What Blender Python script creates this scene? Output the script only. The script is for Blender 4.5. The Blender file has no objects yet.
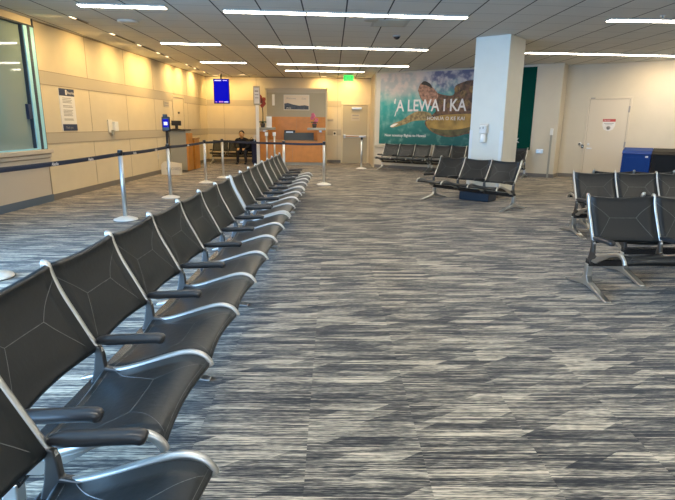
import bpy, bmesh, math, random
from mathutils import Vector, Matrix
R = math.radians
random.seed(4)
scn = bpy.context.scene
col = scn.collection

# ------------------------------------------------------------------ camera
cam_d = bpy.data.cameras.new('camera'); cam = bpy.data.objects.new('camera', cam_d); col.objects.link(cam)
cam_d.sensor_width = 36; cam_d.sensor_fit = 'HORIZONTAL'; cam_d.lens = 514.18 * 36 / 675; cam_d.clip_start = .05
cam.matrix_world = Matrix(((.999898, -.007023, -.012397, 0), (-.010384, .236573, -.971558, 0), (.009756, .971588, .236476, 1.377), (0, 0, 0, 1)))
scn.camera = cam
# ------------------------------------------------------------------ world, daylight, exposure
w = bpy.data.worlds.new('sky'); scn.world = w; w.use_nodes = True
wb = w.node_tree.nodes['Background']; wb.inputs[0].default_value = (.55, .74, 1, 1); wb.inputs[1].default_value = 1.0
scn.view_settings.view_transform = 'Standard'; scn.view_settings.look = 'None'
scn.view_settings.gamma = 1; scn.view_settings.exposure = 1.5
DAY = (.26, .56, 1.0)
def daylight(name, loc, rot, sx, sy, power, c=DAY):
    l = bpy.data.lights.new(name, 'AREA'); l.shape = 'RECTANGLE'; l.size = sx; l.size_y = sy; l.energy = power; l.color = c
    o = bpy.data.objects.new(name, l); col.objects.link(o); o.location = loc; o.rotation_euler = rot; return o
daylight('daylight_left', (-5.62, -.3, 1.55), (0, R(-90), R(-2.4)), 2.5, 9.5, 560)      # through the windows of the left wall
daylight('daylight_rear', (-1.5, -7.1, 1.7), (R(90), 0, 0), 9.0, 2.4, 40, (.62, .8, 1.0))   # through the windows behind
TUBE = 10.5          # strength of the ceiling strips
WARM = 36.0         # watts of each warm wall washer

# ------------------------------------------------------------------ materials
def mat(name, c, rough=.6, metal=0, spec=.5, bump=0, bscale=60, emit=None, es=0, var=0, coat=0):
    m = bpy.data.materials.new(name); m.use_nodes = True; nt = m.node_tree; b = nt.nodes['Principled BSDF']
    b.inputs['Base Color'].default_value = (*c, 1); b.inputs['Roughness'].default_value = rough; b.inputs['Metallic'].default_value = metal
    b.inputs['Specular IOR Level'].default_value = spec; b.inputs['Coat Weight'].default_value = coat
    if emit: b.inputs['Emission Color'].default_value = (*emit, 1); b.inputs['Emission Strength'].default_value = es
    if bump or var:
        tc = nt.nodes.new('ShaderNodeTexCoord'); n = nt.nodes.new('ShaderNodeTexNoise'); n.inputs['Scale'].default_value = bscale; n.inputs['Detail'].default_value = 4
        nt.links.new(tc.outputs['Object'], n.inputs['Vector'])
        if bump:
            bp = nt.nodes.new('ShaderNodeBump'); bp.inputs['Strength'].default_value = bump; bp.inputs['Distance'].default_value = .01
            nt.links.new(n.outputs['Fac'], bp.inputs['Height']); nt.links.new(bp.outputs[0], b.inputs['Normal'])
        if var:
            r = nt.nodes.new('ShaderNodeValToRGB')
            r.color_ramp.elements[0].position = .3; r.color_ramp.elements[0].color = (*[x * (1 - var) for x in c], 1)
            r.color_ramp.elements[1].position = .7; r.color_ramp.elements[1].color = (*[min(1, x * (1 + var)) for x in c], 1)
            nt.links.new(n.outputs['Fac'], r.inputs[0]); nt.links.new(r.outputs[0], b.inputs['Base Color'])
    return m

M = dict(
    cream=mat('cream_wall_panel', (.63, .54, .38), .55, bscale=3, var=.03),
    taupe=mat('taupe_rail_band', (.46, .40, .30), .55),
    tan=mat('tan_wall_paint', (.60, .54, .43), .6, bscale=3, var=.02),
    pinkish=mat('beige_sill_panel', (.54, .47, .38), .5),
    base_dark=mat('grey_rubber_base', (.17, .155, .14), .5),
    base_blue=mat('blue_grey_base', (.09, .13, .18), .45),
    seam=mat('panel_joint', (.30, .25, .18), .7),
    pillar=mat('pillar_paint', (.72, .71, .63), .5, bscale=4, var=.02),
    guard=mat('clear_corner_guard', (.78, .80, .78), .2, spec=.7),
    white=mat('white_plastic', (.75, .74, .70), .4),
    offwhite=mat('off_white_board', (.72, .67, .58), .6),
    alu=mat('polished_aluminium', (.56, .555, .53), .36, 1),
    satin=mat('satin_aluminium', (.62, .63, .62), .36, 1),
    bracket=mat('shaded_cast_bracket', (.13, .13, .13), .4, 1),  # aluminium casting; the shade around it is put into its dark colour
    steel=mat('brushed_steel', (.66, .67, .66), .42, .85),
    vinyl=mat('black_vinyl', (.006, .009, .011), .40, spec=.42, bump=.12, bscale=35),
    seamline=mat('welded_seam_highlight', (.11, .115, .115), .4, spec=.6),  # weld lines in the vinyl; the light they catch is painted in as paler grey
    urethane=mat('black_urethane', (.022, .022, .024), .3, spec=.6),
    blackmetal=mat('black_enamel', (.012, .012, .013), .25, spec=.6),
    black=mat('black_plastic', (.015, .015, .018), .35),
    navy=mat('navy_webbing', (.012, .021, .05), .6),
    navyprint=mat('navy_print', (.02, .035, .09), .5),
    print=mat('grey_print', (.28, .27, .27), .7),
    paper=mat('white_paper', (.74, .72, .70), .6),
    wood=mat('honey_wood_veneer', (.55, .22, .035), .38, bscale=5, var=.1),
    woodpale=mat('tan_wood_edge', (.40, .22, .09), .5),
    greyfab=mat('grey_backdrop_panel', (.38, .34, .25), .7),
    greylam=mat('grey_laminate', (.33, .325, .28), .5),
    door=mat('painted_door', (.43, .37, .25), .45),
    doorframe=mat('door_frame_paint', (.62, .53, .34), .45),
    doorwhite=mat('cream_door', (.62, .55, .44), .5),
    red=mat('red_print', (.45, .05, .04), .5),
    skin=mat('skin', (.62, .36, .16), .5),
    hair=mat('black_hair', (.01, .009, .008), .5),
    cloth=mat('black_cloth', (.012, .012, .016), .9),
    clothblue=mat('dark_blue_cloth', (.015, .02, .06), .85),
    crateblue=mat('dark_blue_crate', (.012, .024, .045), .5),
    flower=mat('pink_orchid_petals', (.50, .12, .20), .6),
    flowerred=mat('red_flower_petals', (.36, .06, .05), .6),
    leaf=mat('dark_green_leaf', (.03, .08, .03), .5),
    pot=mat('dark_grey_pot', (.06, .06, .06), .4),
    blueplastic=mat('blue_bin_plastic', (.002, .035, .20), .55, spec=.2),
    blackplastic=mat('black_bin_plastic', (.006, .006, .007), .55, spec=.2),
    greenplastic=mat('grey_green_bin_plastic', (.10, .16, .14), .45),
    teal=mat('teal_banner', (.0, .048, .036), .8, spec=.1),
    tube=mat('light_diffuser', (.9, .9, .88), .5, emit=(1, .90, .73), es=TUBE),
    slotdark=mat('dark_slot', (.03, .025, .02), .6),
    warmglow=mat('warm_lamp_glow', (.9, .8, .6), .5, emit=(1, .74, .40), es=1.3),
    screenblue=mat('blue_screen', (.001, .001, .02), .9, spec=.05, emit=(.002, .002, .19), es=1.0),
    screenwhite=mat('screen_text', (.5, .5, .6), .3, emit=(.65, .6, .85), es=.35),
    screenpink=mat('screen_pink', (.5, .2, .4), .3, emit=(.5, .2, .5), es=.3),
    exitgreen=mat('exit_green', (.02, .6, .1), .3, emit=(.04, .75, .10), es=.5),
    exitdark=mat('exit_letter', (.0, .12, .03), .4),
    glassfilm=mat('frosted_window_glass', (.22, .30, .30), .04, spec=.8),
    mullion=mat('mullion_daylight_tint', (.34, .70, .86), .25, spec=.7),  # aluminium frame; the daylight it reflects is put into the blue base colour
    gasket=mat('dark_gasket', (.03, .05, .08), .4),
    ceilmetal=mat('ceiling_trim', (.45, .45, .42), .5),
)

def N(nt, t, **kw):
    n = nt.nodes.new(t)
    for k, v_ in kw.items(): setattr(n, k, v_)
    return n
def mth(nt, op, a, b=None, c=None):
    n = nt.nodes.new('ShaderNodeMath'); n.operation = op
    for i, x in enumerate((a, b, c)):
        if x is None: continue
        if isinstance(x, (int, float)): n.inputs[i].default_value = x
        else: nt.links.new(x, n.inputs[i])
    return n.outputs[0]
def carpet():
    m = bpy.data.materials.new('striped_carpet_tiles'); m.use_nodes = True; nt = m.node_tree; L = nt.links; b = nt.nodes['Principled BSDF']
    g = N(nt, 'ShaderNodeNewGeometry'); s = N(nt, 'ShaderNodeSeparateXYZ'); L.new(g.outputs['Position'], s.inputs[0])
    X, Y = s.outputs[0], s.outputs[1]
    TW, TH = .5, .5
    ci = mth(nt, 'FLOOR', mth(nt, 'DIVIDE', mth(nt, 'ADD', X, .1 + 20), TW))
    ysh = mth(nt, 'ADD', Y, mth(nt, 'MULTIPLY', mth(nt, 'MODULO', ci, 2), TH * .5))
    ri = mth(nt, 'FLOOR', mth(nt, 'DIVIDE', mth(nt, 'ADD', ysh, 20), TH))
    def wn(*c):
        cb = N(nt, 'ShaderNodeCombineXYZ')
        for i, x in enumerate(c):
            if isinstance(x, (int, float)): cb.inputs[i].default_value = x
            else: L.new(x, cb.inputs[i])
        n = N(nt, 'ShaderNodeTexWhiteNoise'); n.noise_dimensions = '3D'; L.new(cb.outputs[0], n.inputs['Vector']); return n.outputs['Value']
    def noise(sx, sy, off, detail=2, skew=0):
        xs = mth(nt, 'ADD', mth(nt, 'MULTIPLY', X, sx), mth(nt, 'MULTIPLY', Y, skew)) if skew else mth(nt, 'MULTIPLY', X, sx)
        cb = N(nt, 'ShaderNodeCombineXYZ'); L.new(xs, cb.inputs[0]); L.new(mth(nt, 'MULTIPLY', Y, sy), cb.inputs[1]); L.new(off, cb.inputs[2]) if not isinstance(off, (int, float)) else None
        if isinstance(off, (int, float)): cb.inputs[2].default_value = off
        n = N(nt, 'ShaderNodeTexNoise'); n.inputs['Scale'].default_value = 1; n.inputs['Detail'].default_value = detail; L.new(cb.outputs[0], n.inputs['Vector']); return n.outputs['Fac']
    tile = mth(nt, 'MULTIPLY', wn(ci, ri, 0), 40)
    # skewed tone blocks: strips about 7 cm deep, blocks about 35 cm wide, their ends slanted
    strip = mth(nt, 'FLOOR', mth(nt, 'DIVIDE', Y, .056))
    bx_ = mth(nt, 'FLOOR', mth(nt, 'ADD', mth(nt, 'ADD', mth(nt, 'MULTIPLY', X, 3.5), mth(nt, 'MULTIPLY', Y, -5.5)), mth(nt, 'MULTIPLY', wn(strip, 5, 7), 1.6)))
    block = wn(bx_, strip, 2)
    soft = noise(1.8, 12, .7, 3, -4)
    soft2 = noise(3.0, 34, tile, 2, -5)
    fine = noise(3.2, 150, tile, 3)
    fine2 = noise(26, 420, 3.3, 2)
    tilev = wn(ci, ri, 3)
    v = mth(nt, 'ADD', mth(nt, 'MULTIPLY', block, .42), mth(nt, 'MULTIPLY', mth(nt, 'SUBTRACT', soft2, .5), .55))
    v = mth(nt, 'ADD', v, mth(nt, 'MULTIPLY', soft, .50))
    v = mth(nt, 'ADD', v, mth(nt, 'MULTIPLY', mth(nt, 'SUBTRACT', fine, .5), 1.75))
    v = mth(nt, 'ADD', v, mth(nt, 'MULTIPLY', mth(nt, 'SUBTRACT', fine2, .5), 1.1))
    v = mth(nt, 'ADD', v, mth(nt, 'MULTIPLY', tilev, .04))
    r = N(nt, 'ShaderNodeValToRGB'); L.new(v, r.inputs[0]); e = r.color_ramp.elements
    e[0].position = .20; e[0].color = (.018, .016, .015, 1); e[1].position = .86; e[1].color = (.64, .525, .375, 1)
    k = e.new(.42); k.color = (.085, .073, .058, 1); k = e.new(.62); k.color = (.25, .213, .162, 1)
    L.new(r.outputs[0], b.inputs['Base Color']); b.inputs['Roughness'].default_value = .9; b.inputs['Specular IOR Level'].default_value = .2
    b.inputs['Sheen Weight'].default_value = .15
    bp = N(nt, 'ShaderNodeBump'); bp.inputs['Strength'].default_value = .35; bp.inputs['Distance'].default_value = .004; L.new(fine2, bp.inputs['Height']); L.new(bp.outputs[0], b.inputs['Normal'])
    return m
def ceiling_mat():
    m = bpy.data.materials.new('ceiling_tiles'); m.use_nodes = True; nt = m.node_tree; L = nt.links; b = nt.nodes['Principled BSDF']
    g = N(nt, 'ShaderNodeNewGeometry'); s = N(nt, 'ShaderNodeSeparateXYZ'); L.new(g.outputs['Position'], s.inputs[0]); X, Y = s.outputs[0], s.outputs[1]
    def line(c, off, sp, wd):
        f = mth(nt, 'FRACT', mth(nt, 'DIVIDE', mth(nt, 'ADD', c, 64 * sp - off), sp)); d = mth(nt, 'MULTIPLY', mth(nt, 'MINIMUM', f, mth(nt, 'SUBTRACT', 1, f)), sp)
        return mth(nt, 'LESS_THAN', d, wd)
    a = line(X, .2, .635, .011)
    yy = mth(nt, 'SUBTRACT', Y, mth(nt, 'MULTIPLY', X, .072))
    c = mth(nt, 'MULTIPLY', line(yy, .25, .61, .008), .4)
    f = mth(nt, 'MAXIMUM', a, c)
    n = N(nt, 'ShaderNodeTexNoise'); n.inputs['Scale'].default_value = 90; L.new(g.outputs['Position'], n.inputs['Vector'])
    cell = N(nt, 'ShaderNodeCombineXYZ'); L.new(mth(nt, 'FLOOR', mth(nt, 'DIVIDE', mth(nt, 'SUBTRACT', X, .2), .635)), cell.inputs[0]); L.new(mth(nt, 'FLOOR', mth(nt, 'DIVIDE', mth(nt, 'SUBTRACT', yy, .25), .61)), cell.inputs[1])
    wn = N(nt, 'ShaderNodeTexWhiteNoise'); L.new(cell.outputs[0], wn.inputs['Vector'])
    base = mth(nt, 'ADD', .64, mth(nt, 'ADD', mth(nt, 'MULTIPLY', n.outputs['Fac'], .06), mth(nt, 'MULTIPLY', wn.outputs['Value'], .03)))
    cb = N(nt, 'ShaderNodeCombineColor'); L.new(base, cb.inputs[0]); L.new(base, cb.inputs[1]); L.new(mth(nt, 'MULTIPLY', base, .95), cb.inputs[2])
    mx = N(nt, 'ShaderNodeMix', data_type='RGBA'); L.new(f, mx.inputs[0]); L.new(cb.outputs[0], mx.inputs[6]); mx.inputs[7].default_value = (.07, .07, .07, 1)
    L.new(mx.outputs[2], b.inputs['Base Color']); b.inputs['Roughness'].default_value = .85; b.inputs['Specular IOR Level'].default_value = .2
    return m
def poster_mat():
    # a printed picture: teal water, pale surface light at the upper left, violet cloud at the upper right
    m = bpy.data.materials.new('ocean_print'); m.use_nodes = True; nt = m.node_tree; L = nt.links; b = nt.nodes['Principled BSDF']
    tc = N(nt, 'ShaderNodeTexCoord'); s = N(nt, 'ShaderNodeSeparateXYZ'); L.new(tc.outputs['Object'], s.inputs[0]); x, z = s.outputs[0], s.outputs[2]
    n = N(nt, 'ShaderNodeTexNoise'); n.inputs['Scale'].default_value = 1.6; n.inputs['Detail'].default_value = 5; n.inputs['Distortion'].default_value = .6; L.new(tc.outputs['Object'], n.inputs['Vector'])
    n2 = N(nt, 'ShaderNodeTexNoise'); n2.inputs['Scale'].default_value = 4; n2.inputs['Detail'].default_value = 4; L.new(tc.outputs['Object'], n2.inputs['Vector'])
    def mix(f, a, c):
        q = N(nt, 'ShaderNodeMix', data_type='RGBA'); L.new(f, q.inputs[0])
        for i, k in ((6, a), (7, c)):
            if isinstance(k, tuple): q.inputs[i].default_value = (*k, 1)
            else: L.new(k, q.inputs[i])
        return q.outputs[2]
    def ramp(v_, a, c):
        q = N(nt, 'ShaderNodeMapRange'); q.interpolation_type = 'SMOOTHSTEP'; q.inputs[1].default_value = a; q.inputs[2].default_value = c; L.new(v_, q.inputs[0]); return q.outputs[0]
    water = mix(ramp(mth(nt, 'ADD', z, mth(nt, 'MULTIPLY', x, -.25)), -.4, 1.6), (.0, .105, .10), (.03, .36, .33))
    shaft = ramp(mth(nt, 'ADD', n2.outputs['Fac'], mth(nt, 'MULTIPLY', z, .12)), .52, .85)
    water = mix(mth(nt, 'MULTIPLY', shaft, .5), water, (.32, .52, .46))
    hgt = mth(nt, 'ADD', mth(nt, 'ADD', z, mth(nt, 'MULTIPLY', n.outputs['Fac'], .9)), mth(nt, 'MULTIPLY', x, -.08))
    up = ramp(hgt, 1.65, 2.25)
    cloud = mix(ramp(n2.outputs['Fac'], .42, .62), (.12, .13, .24), (.50, .47, .50))
    pale = mix(ramp(n2.outputs['Fac'], .40, .60), (.42, .42, .40), (.62, .52, .46))
    top = mix(ramp(x, 1.2, 1.9), pale, cloud)
    L.new(mix(up, water, top), b.inputs['Base Color']); b.inputs['Roughness'].default_value = .5
    return m
M['carpet'] = carpet(); M['ceiling'] = ceiling_mat(); M['ocean'] = poster_mat()
M['t_shell'] = mat('turtle_shell_print', (.12, .06, .03), .5, bscale=9, var=.75)
M['t_belly'] = mat('turtle_belly_print', (.36, .22, .05), .5, bscale=3, var=.45)
M['t_skin'] = mat('turtle_skin_print', (.27, .20, .09), .5, bscale=14, var=.6)
M['t_head'] = mat('turtle_head_print', (.34, .17, .11), .5, bscale=14, var=.6)
M['t_plate'] = mat('shell_plate_print', (.19, .11, .035), .5, bscale=12, var=.7)
M['t_shade'] = mat('belly_rim_print', (.10, .085, .03), .5, bscale=6, var=.5)
M['hills'] = mat('hills_print', (.05, .06, .08), .5, bscale=12, var=.5)
M['skyprint'] = mat('warm_sky_print', (.70, .58, .44), .5)

# ------------------------------------------------------------------ mesh helpers
class MB:
    def __init__(s): s.v = []; s.f = []; s.m = []; s.sm = []
    def add(s, vs, fs, mi=0, smooth=False):
        o = len(s.v); s.v += [tuple(x) for x in vs]; s.f += [[i + o for i in f] for f in fs]; s.m += [mi] * len(fs); s.sm += [smooth] * len(fs); return s
    def box(s, x0, x1, y0, y1, z0, z1, mi=0):
        vs = [(x, y, z) for x in (x0, x1) for y in (y0, y1) for z in (z0, z1)]
        return s.add(vs, [(0, 1, 3, 2), (4, 6, 7, 5), (0, 4, 5, 1), (2, 3, 7, 6), (0, 2, 6, 4), (1, 5, 7, 3)], mi)
    def prism(s, poly, a, b, plane='xz', mi=0):
        # polygon in a plane, extruded from a to b along the missing axis
        def P(p, h): return {'xz': (p[0], h, p[1]), 'yz': (h, p[0], p[1]), 'xy': (p[0], p[1], h)}[plane]
        n = len(poly); vs = [P(p, a) for p in poly] + [P(p, b) for p in poly]
        return s.add(vs, [list(range(n)), list(range(2 * n - 1, n - 1, -1))] + [(i, (i + 1) % n, n + (i + 1) % n, n + i) for i in range(n)], mi)
    def lathe(s, prof, c=(0, 0, 0), n=24, mi=0, smooth=True, axis='z'):
        vs = []; fs = []
        for r, h in prof:
            for k in range(n):
                a = 2 * math.pi * k / n; p = (r * math.cos(a), r * math.sin(a), h)
                if axis == 'y': p = (p[0], h, p[1])
                if axis == 'x': p = (h, p[0], p[1])
                vs.append((p[0] + c[0], p[1] + c[1], p[2] + c[2]))
        for i in range(len(prof) - 1):
            for k in range(n): fs.append((i * n + k, i * n + (k + 1) % n, (i + 1) * n + (k + 1) % n, (i + 1) * n + k))
        fs.append(list(range(n - 1, -1, -1))); fs.append([(len(prof) - 1) * n + k for k in range(n)])
        return s.add(vs, fs, mi, smooth)
    def sweep(s, pts, w_, t, side=(1, 0, 0), n=12, mi=0, p=2.6, wf=None):
        # rounded rectangular bar along pts; w_ across 'side', t in the other direction
        pts = [Vector(q) for q in pts]; side = Vector(side).normalized(); vs = []; fs = []
        for i, q in enumerate(pts):
            tg = (pts[min(i + 1, len(pts) - 1)] - pts[max(i - 1, 0)]).normalized(); nm = tg.cross(side).normalized(); sd = nm.cross(tg).normalized()
            k = wf(i / (len(pts) - 1)) if wf else 1
            for j in range(n):
                a = 2 * math.pi * j / n; ca, sa = math.cos(a), math.sin(a)
                vs.append(q + sd * (w_ / 2 * k * math.copysign(abs(ca) ** (2 / p), ca)) + nm * (t / 2 * k * math.copysign(abs(sa) ** (2 / p), sa)))
        for i in range(len(pts) - 1):
            for j in range(n): fs.append((i * n + j, i * n + (j + 1) % n, (i + 1) * n + (j + 1) % n, (i + 1) * n + j))
        fs.append(list(range(n - 1, -1, -1))); fs.append([(len(pts) - 1) * n + j for j in range(n)])
        return s.add(vs, fs, mi, True)
    def ball(s, c, r, n=12, mi=0, sc=(1, 1, 1)):
        m_ = n // 2; vs = [(c[0], c[1], c[2] + r * sc[2])]; fs = []
        for i in range(1, m_):
            a = math.pi * i / m_
            for k in range(n):
                b = 2 * math.pi * k / n; vs.append((c[0] + r * sc[0] * math.sin(a) * math.cos(b), c[1] + r * sc[1] * math.sin(a) * math.sin(b), c[2] + r * sc[2] * math.cos(a)))
        vs.append((c[0], c[1], c[2] - r * sc[2])); e = len(vs) - 1
        for k in range(n): fs.append((0, 1 + k, 1 + (k + 1) % n)); fs.append((e, e - n + (k + 1) % n, e - n + k))
        for i in range(m_ - 2):
            for k in range(n): fs.append((1 + i * n + k, 1 + (i + 1) * n + k, 1 + (i + 1) * n + (k + 1) % n, 1 + i * n + (k + 1) % n))
        return s.add(vs, fs, mi, True)
    def mesh(s, name, mats):
        me = bpy.data.meshes.new(name); me.from_pydata(s.v, [], s.f); me.update()
        bm = bmesh.new(); bm.from_mesh(me)
        for i, f in enumerate(bm.faces): f.material_index = s.m[i]; f.smooth = s.sm[i]
        bmesh.ops.recalc_face_normals(bm, faces=bm.faces); bm.to_mesh(me); bm.free()
        for q in (mats if isinstance(mats, (list, tuple)) else [mats]): me.materials.append(M[q] if isinstance(q, str) else q)
        return me
    def build(s, name, mats, parent=None, bevel=0, loc=(0, 0, 0), rz=0, label=None):
        return obj(name, s.mesh(name, mats), parent, bevel, loc, rz, label)
def obj(name, me, parent=None, bevel=0, loc=(0, 0, 0), rz=0, label=None):
    o = bpy.data.objects.new(name, me); col.objects.link(o); o.location = loc; o.rotation_euler = (0, 0, rz)
    if parent: o.parent = parent
    if bevel:
        b = o.modifiers.new('bevel', 'BEVEL'); b.width = bevel; b.segments = 2; b.limit_method = 'ANGLE'; b.angle_limit = R(40)
    if label: o['label'] = label
    return o
def tag(o, label=None, cat=None, group=None, kind=None):
    if label: o['label'] = label
    if cat: o['category'] = cat
    if group: o['group'] = group
    if kind: o['kind'] = kind
    return o
def thing(name, label, cat, loc, rz=0, group=None):
    o = bpy.data.objects.new(name, None); col.objects.link(o); o.location = loc; o.rotation_euler = (0, 0, rz); o.empty_display_size = .1
    return tag(o, label, cat, group)
def struct(o): o['kind'] = 'structure'; return o
def crom(P_, n=6):
    P_ = [Vector(p) for p in P_]; out = []
    for i in range(len(P_) - 1):
        a, b, c, d = P_[max(i - 1, 0)], P_[i], P_[i + 1], P_[min(i + 2, len(P_) - 1)]
        for k in range(n):
            t = k / n; out.append(.5 * ((2 * b) + (c - a) * t + (2 * a - 5 * b + 4 * c - d) * t * t + (3 * b - a - 3 * c + d) * t ** 3))
    out.append(P_[-1]); return out
def text(name, s_, size, m_, parent, loc, rx=R(90), rz=0, depth=.002, align='LEFT', sx=1, bold=0):
    c = bpy.data.curves.new(name, 'FONT'); c.body = s_; c.size = size; c.extrude = depth; c.align_x = align; c.offset = bold; c.resolution_u = 2
    t = bpy.data.objects.new(name, c); col.objects.link(t)
    me = bpy.data.meshes.new_from_object(t.evaluated_get(bpy.context.evaluated_depsgraph_get())); bpy.data.objects.remove(t); bpy.data.curves.remove(c)
    me.materials.clear(); me.materials.append(M[m_])
    o = bpy.data.objects.new(name, me); col.objects.link(o); o.parent = parent; o.location = loc; o.rotation_euler = (rx, 0, rz); o.scale = (sx, 1, 1); return o

# wall frames: x runs along the wall, +y goes out of the room, the room side is -y
AL = R(34); NN = Vector((math.sin(AL), math.cos(AL), 0)); PW = Vector((5.9, 14.5, 0)); CEIL = 3.03
FR = {'L': (Vector((-5.02, 9, 0)), R(87.6)), 'B': (Vector((0, 19.5, 0)), 0.0), 'A': (PW, -AL), 'R': (PW + NN * .64, -AL), 'P': (Vector((3.28, 10.08, 0)), R(-39.6))}
def W(fr, x, y, z):
    o, a = FR[fr]; return o + Vector((x * math.cos(a) - y * math.sin(a), x * math.sin(a) + y * math.cos(a), z))
def wbuild(mb, name, mats, fr, bevel=0): return mb.build(name, mats, None, bevel, FR[fr][0], FR[fr][1])
def wthing(name, label, cat, fr, x, z, group=None, y=0): return thing(name, label, cat, W(fr, x, y, z), FR[fr][1], group)

# ------------------------------------------------------------------ the room
struct(MB().box(-6.5, 11.2, -7.3, 20, -.12, 0).build('floor', 'carpet'))
struct(MB().box(-6.5, 11.2, -7.3, 20, CEIL, CEIL + .12).build('ceiling', 'ceiling'))
wl = MB()
wl.box(.22, 10.62, 0, .2, 0, CEIL)
wl.box(-4.6, .22, -.02, .2, 0, .66); wl.box(-4.6, .22, -.02, .2, 2.92, CEIL)
wl.box(-4.6, -3.9, -.02, .2, .66, 2.92)
wl.box(-16.2, -4.6, -.02, .2, 0, .3); wl.box(-16.2, -4.6, -.02, .2, 2.85, CEIL)
for x in (-16.2, -12.4, -8.5): wl.box(x, x + .18, -.02, .2, .3, 2.85)
struct(wbuild(wl, 'wall_left', 'cream', 'L'))
struct(wbuild(MB().box(.225, 10.6, -.006, 0, 2.01, 2.235).box(.225, 10.6, -.006, 0, 1.0, 1.19), 'trim_1', 'taupe', 'L'))
struct(wbuild(MB().box(.225, 10.6, -.012, 0, 0, .11), 'baseboard_left', 'base_dark', 'L'))
struct(wbuild(MB().box(-4.6, .24, -.034, -.02, 0, .125), 'baseboard_window', 'base_blue', 'L'))
j = MB()
for x in (1.95, 3.7, 5.45, 8.3, 9.6):
    for z0, z1 in ((.11, 1.0), (1.19, 2.01), (2.235, CEIL)): j.box(x - .004, x + .004, -.003, 0, z0, z1)
for z in (2.01, 2.235, 1.0, 1.19): j.box(.225, 10.6, -.008, 0, z - .005, z + .005)
j.box(.215, .235, -.03, 0, 0, CEIL)
j.box(.225, 10.6, -.02, 0, CEIL - .02, CEIL)
struct(wbuild(j, 'trim_2', 'seam', 'L'))
# window in the left wall
win = wbuild(MB().box(-3.9, -.07, .02, .04, .93, 2.9), 'window_1', 'glassfilm', 'L'); struct(win)
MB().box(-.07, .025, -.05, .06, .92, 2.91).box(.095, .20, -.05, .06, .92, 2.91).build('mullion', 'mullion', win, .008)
MB().box(.025, .095, -.052, .05, .92, 2.91).box(-.09, -.07, -.03, .05, .93, 2.9).box(-3.9, .2, -.06, .02, 2.89, 2.915).box(.2, .215, -.045, .05, .9, 3.03).build('gasket', 'gasket', win)
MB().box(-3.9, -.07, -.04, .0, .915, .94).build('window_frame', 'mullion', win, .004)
MB().box(-3.9, .26, -.12, 0, .85, .915).box(-3.9, .25, -.085, 0, .775, .835).box(-3.9, .245, -.06, 0, .66, .765).build('window_sill', 'pinkish', win, .008)
MB().box(-3.9, .25, -.07, 0, .835, .85).box(-3.9, .25, -.05, 0, .763, .777).build('shadow_gap', 'seam', win)
MB().box(-.17, -.08, -.03, .02, 1.42, 1.66).build('window_notice', 'navyprint', win)
MB().box(-4.6, .21, -.024, -.02, .125, .66).build('apron_panel', 'pinkish', win)

wb_ = MB(); wb_.box(-4.75, 1.5, 0, .2, 0, CEIL)
struct(wbuild(wb_, 'wall_back', 'cream', 'B'))
struct(wbuild(MB().box(-4.6, .33, -.006, 0, 2.01, 2.22).box(-4.6, .33, -.006, 0, 1.0, 1.21), 'trim_3', 'taupe', 'B'))
struct(wbuild(MB().box(-4.6, .33, -.012, 0, 0, .1), 'baseboard_back', 'base_dark', 'B'))
j = MB()
for x in (-3.95, .2, -2.75): j.box(x - .004, x + .004, -.008, 0, .1, CEIL)
j.box(-4.6, 1.4, -.02, 0, CEIL - .03, CEIL)
struct(wbuild(j, 'trim_4', 'seam', 'B'))
struct(MB().box(1.40, 1.62, 17.5, 19.5, 0, CEIL).build('wall_return', 'cream'))
wa = MB().box(-5.40, .30, 0, .6, 0, CEIL)
struct(wbuild(wa, 'wall_angled', 'tan', 'A', .004))
struct(wbuild(MB().box(-5.40, .31, -.012, 0, 0, .10).box(.30, .312, -.01, .6, 0, .10), 'baseboard_angled', 'base_dark', 'A'))
struct(wbuild(MB().box(-5.38, -2.3, -.05, 0, .66, .75), 'trim_5', 'taupe', 'A', .01))
wr = MB().box(.1, 5.8, 0, .2, 0, CEIL + .02)
struct(wbuild(wr, 'wall_right', 'tan', 'R'))
struct(wbuild(MB().box(.312, 5.8, -.012, 0, 0, .10), 'baseboard_right', 'base_dark', 'R'))
struct(MB().box(10.85, 11.05, -7.1, 12.6, 0, CEIL).build('wall_side', 'tan'))
rr = MB(); rr.box(-6.4, -6.2, -7.2, -7.0, 0, CEIL); rr.box(3.2, 11.05, -7.2, -7.0, 0, CEIL); rr.box(-6.4, 3.2, -7.2, -7.0, 0, .4); rr.box(-6.4, 3.2, -7.2, -7.0, 2.9, CEIL)
for x in (-3.2, 0): rr.box(x, x + .12, -7.2, -7.0, .4, 2.9)
struct(rr.build('wall_rear', 'cream'))

# pillar
pil = MB().box(-.68, 0, 0, .78, 0, CEIL).build('pillar', 'pillar', None, .006, FR['P'][0], FR['P'][1]); struct(pil)
for x in (-.68, -.06): MB().box(x, x + .06, -.006, 0, 0, 1.30).build('corner_guard', 'guard', pil)
MB().box(0, .006, 0, .06, 0, 1.30).build('corner_guard', 'guard', pil)
MB().box(-.69, .01, -.012, 0, 0, .1).box(0, .012, -.01, .68, 0, .1).build('pillar_base', 'base_dark', pil)

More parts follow.
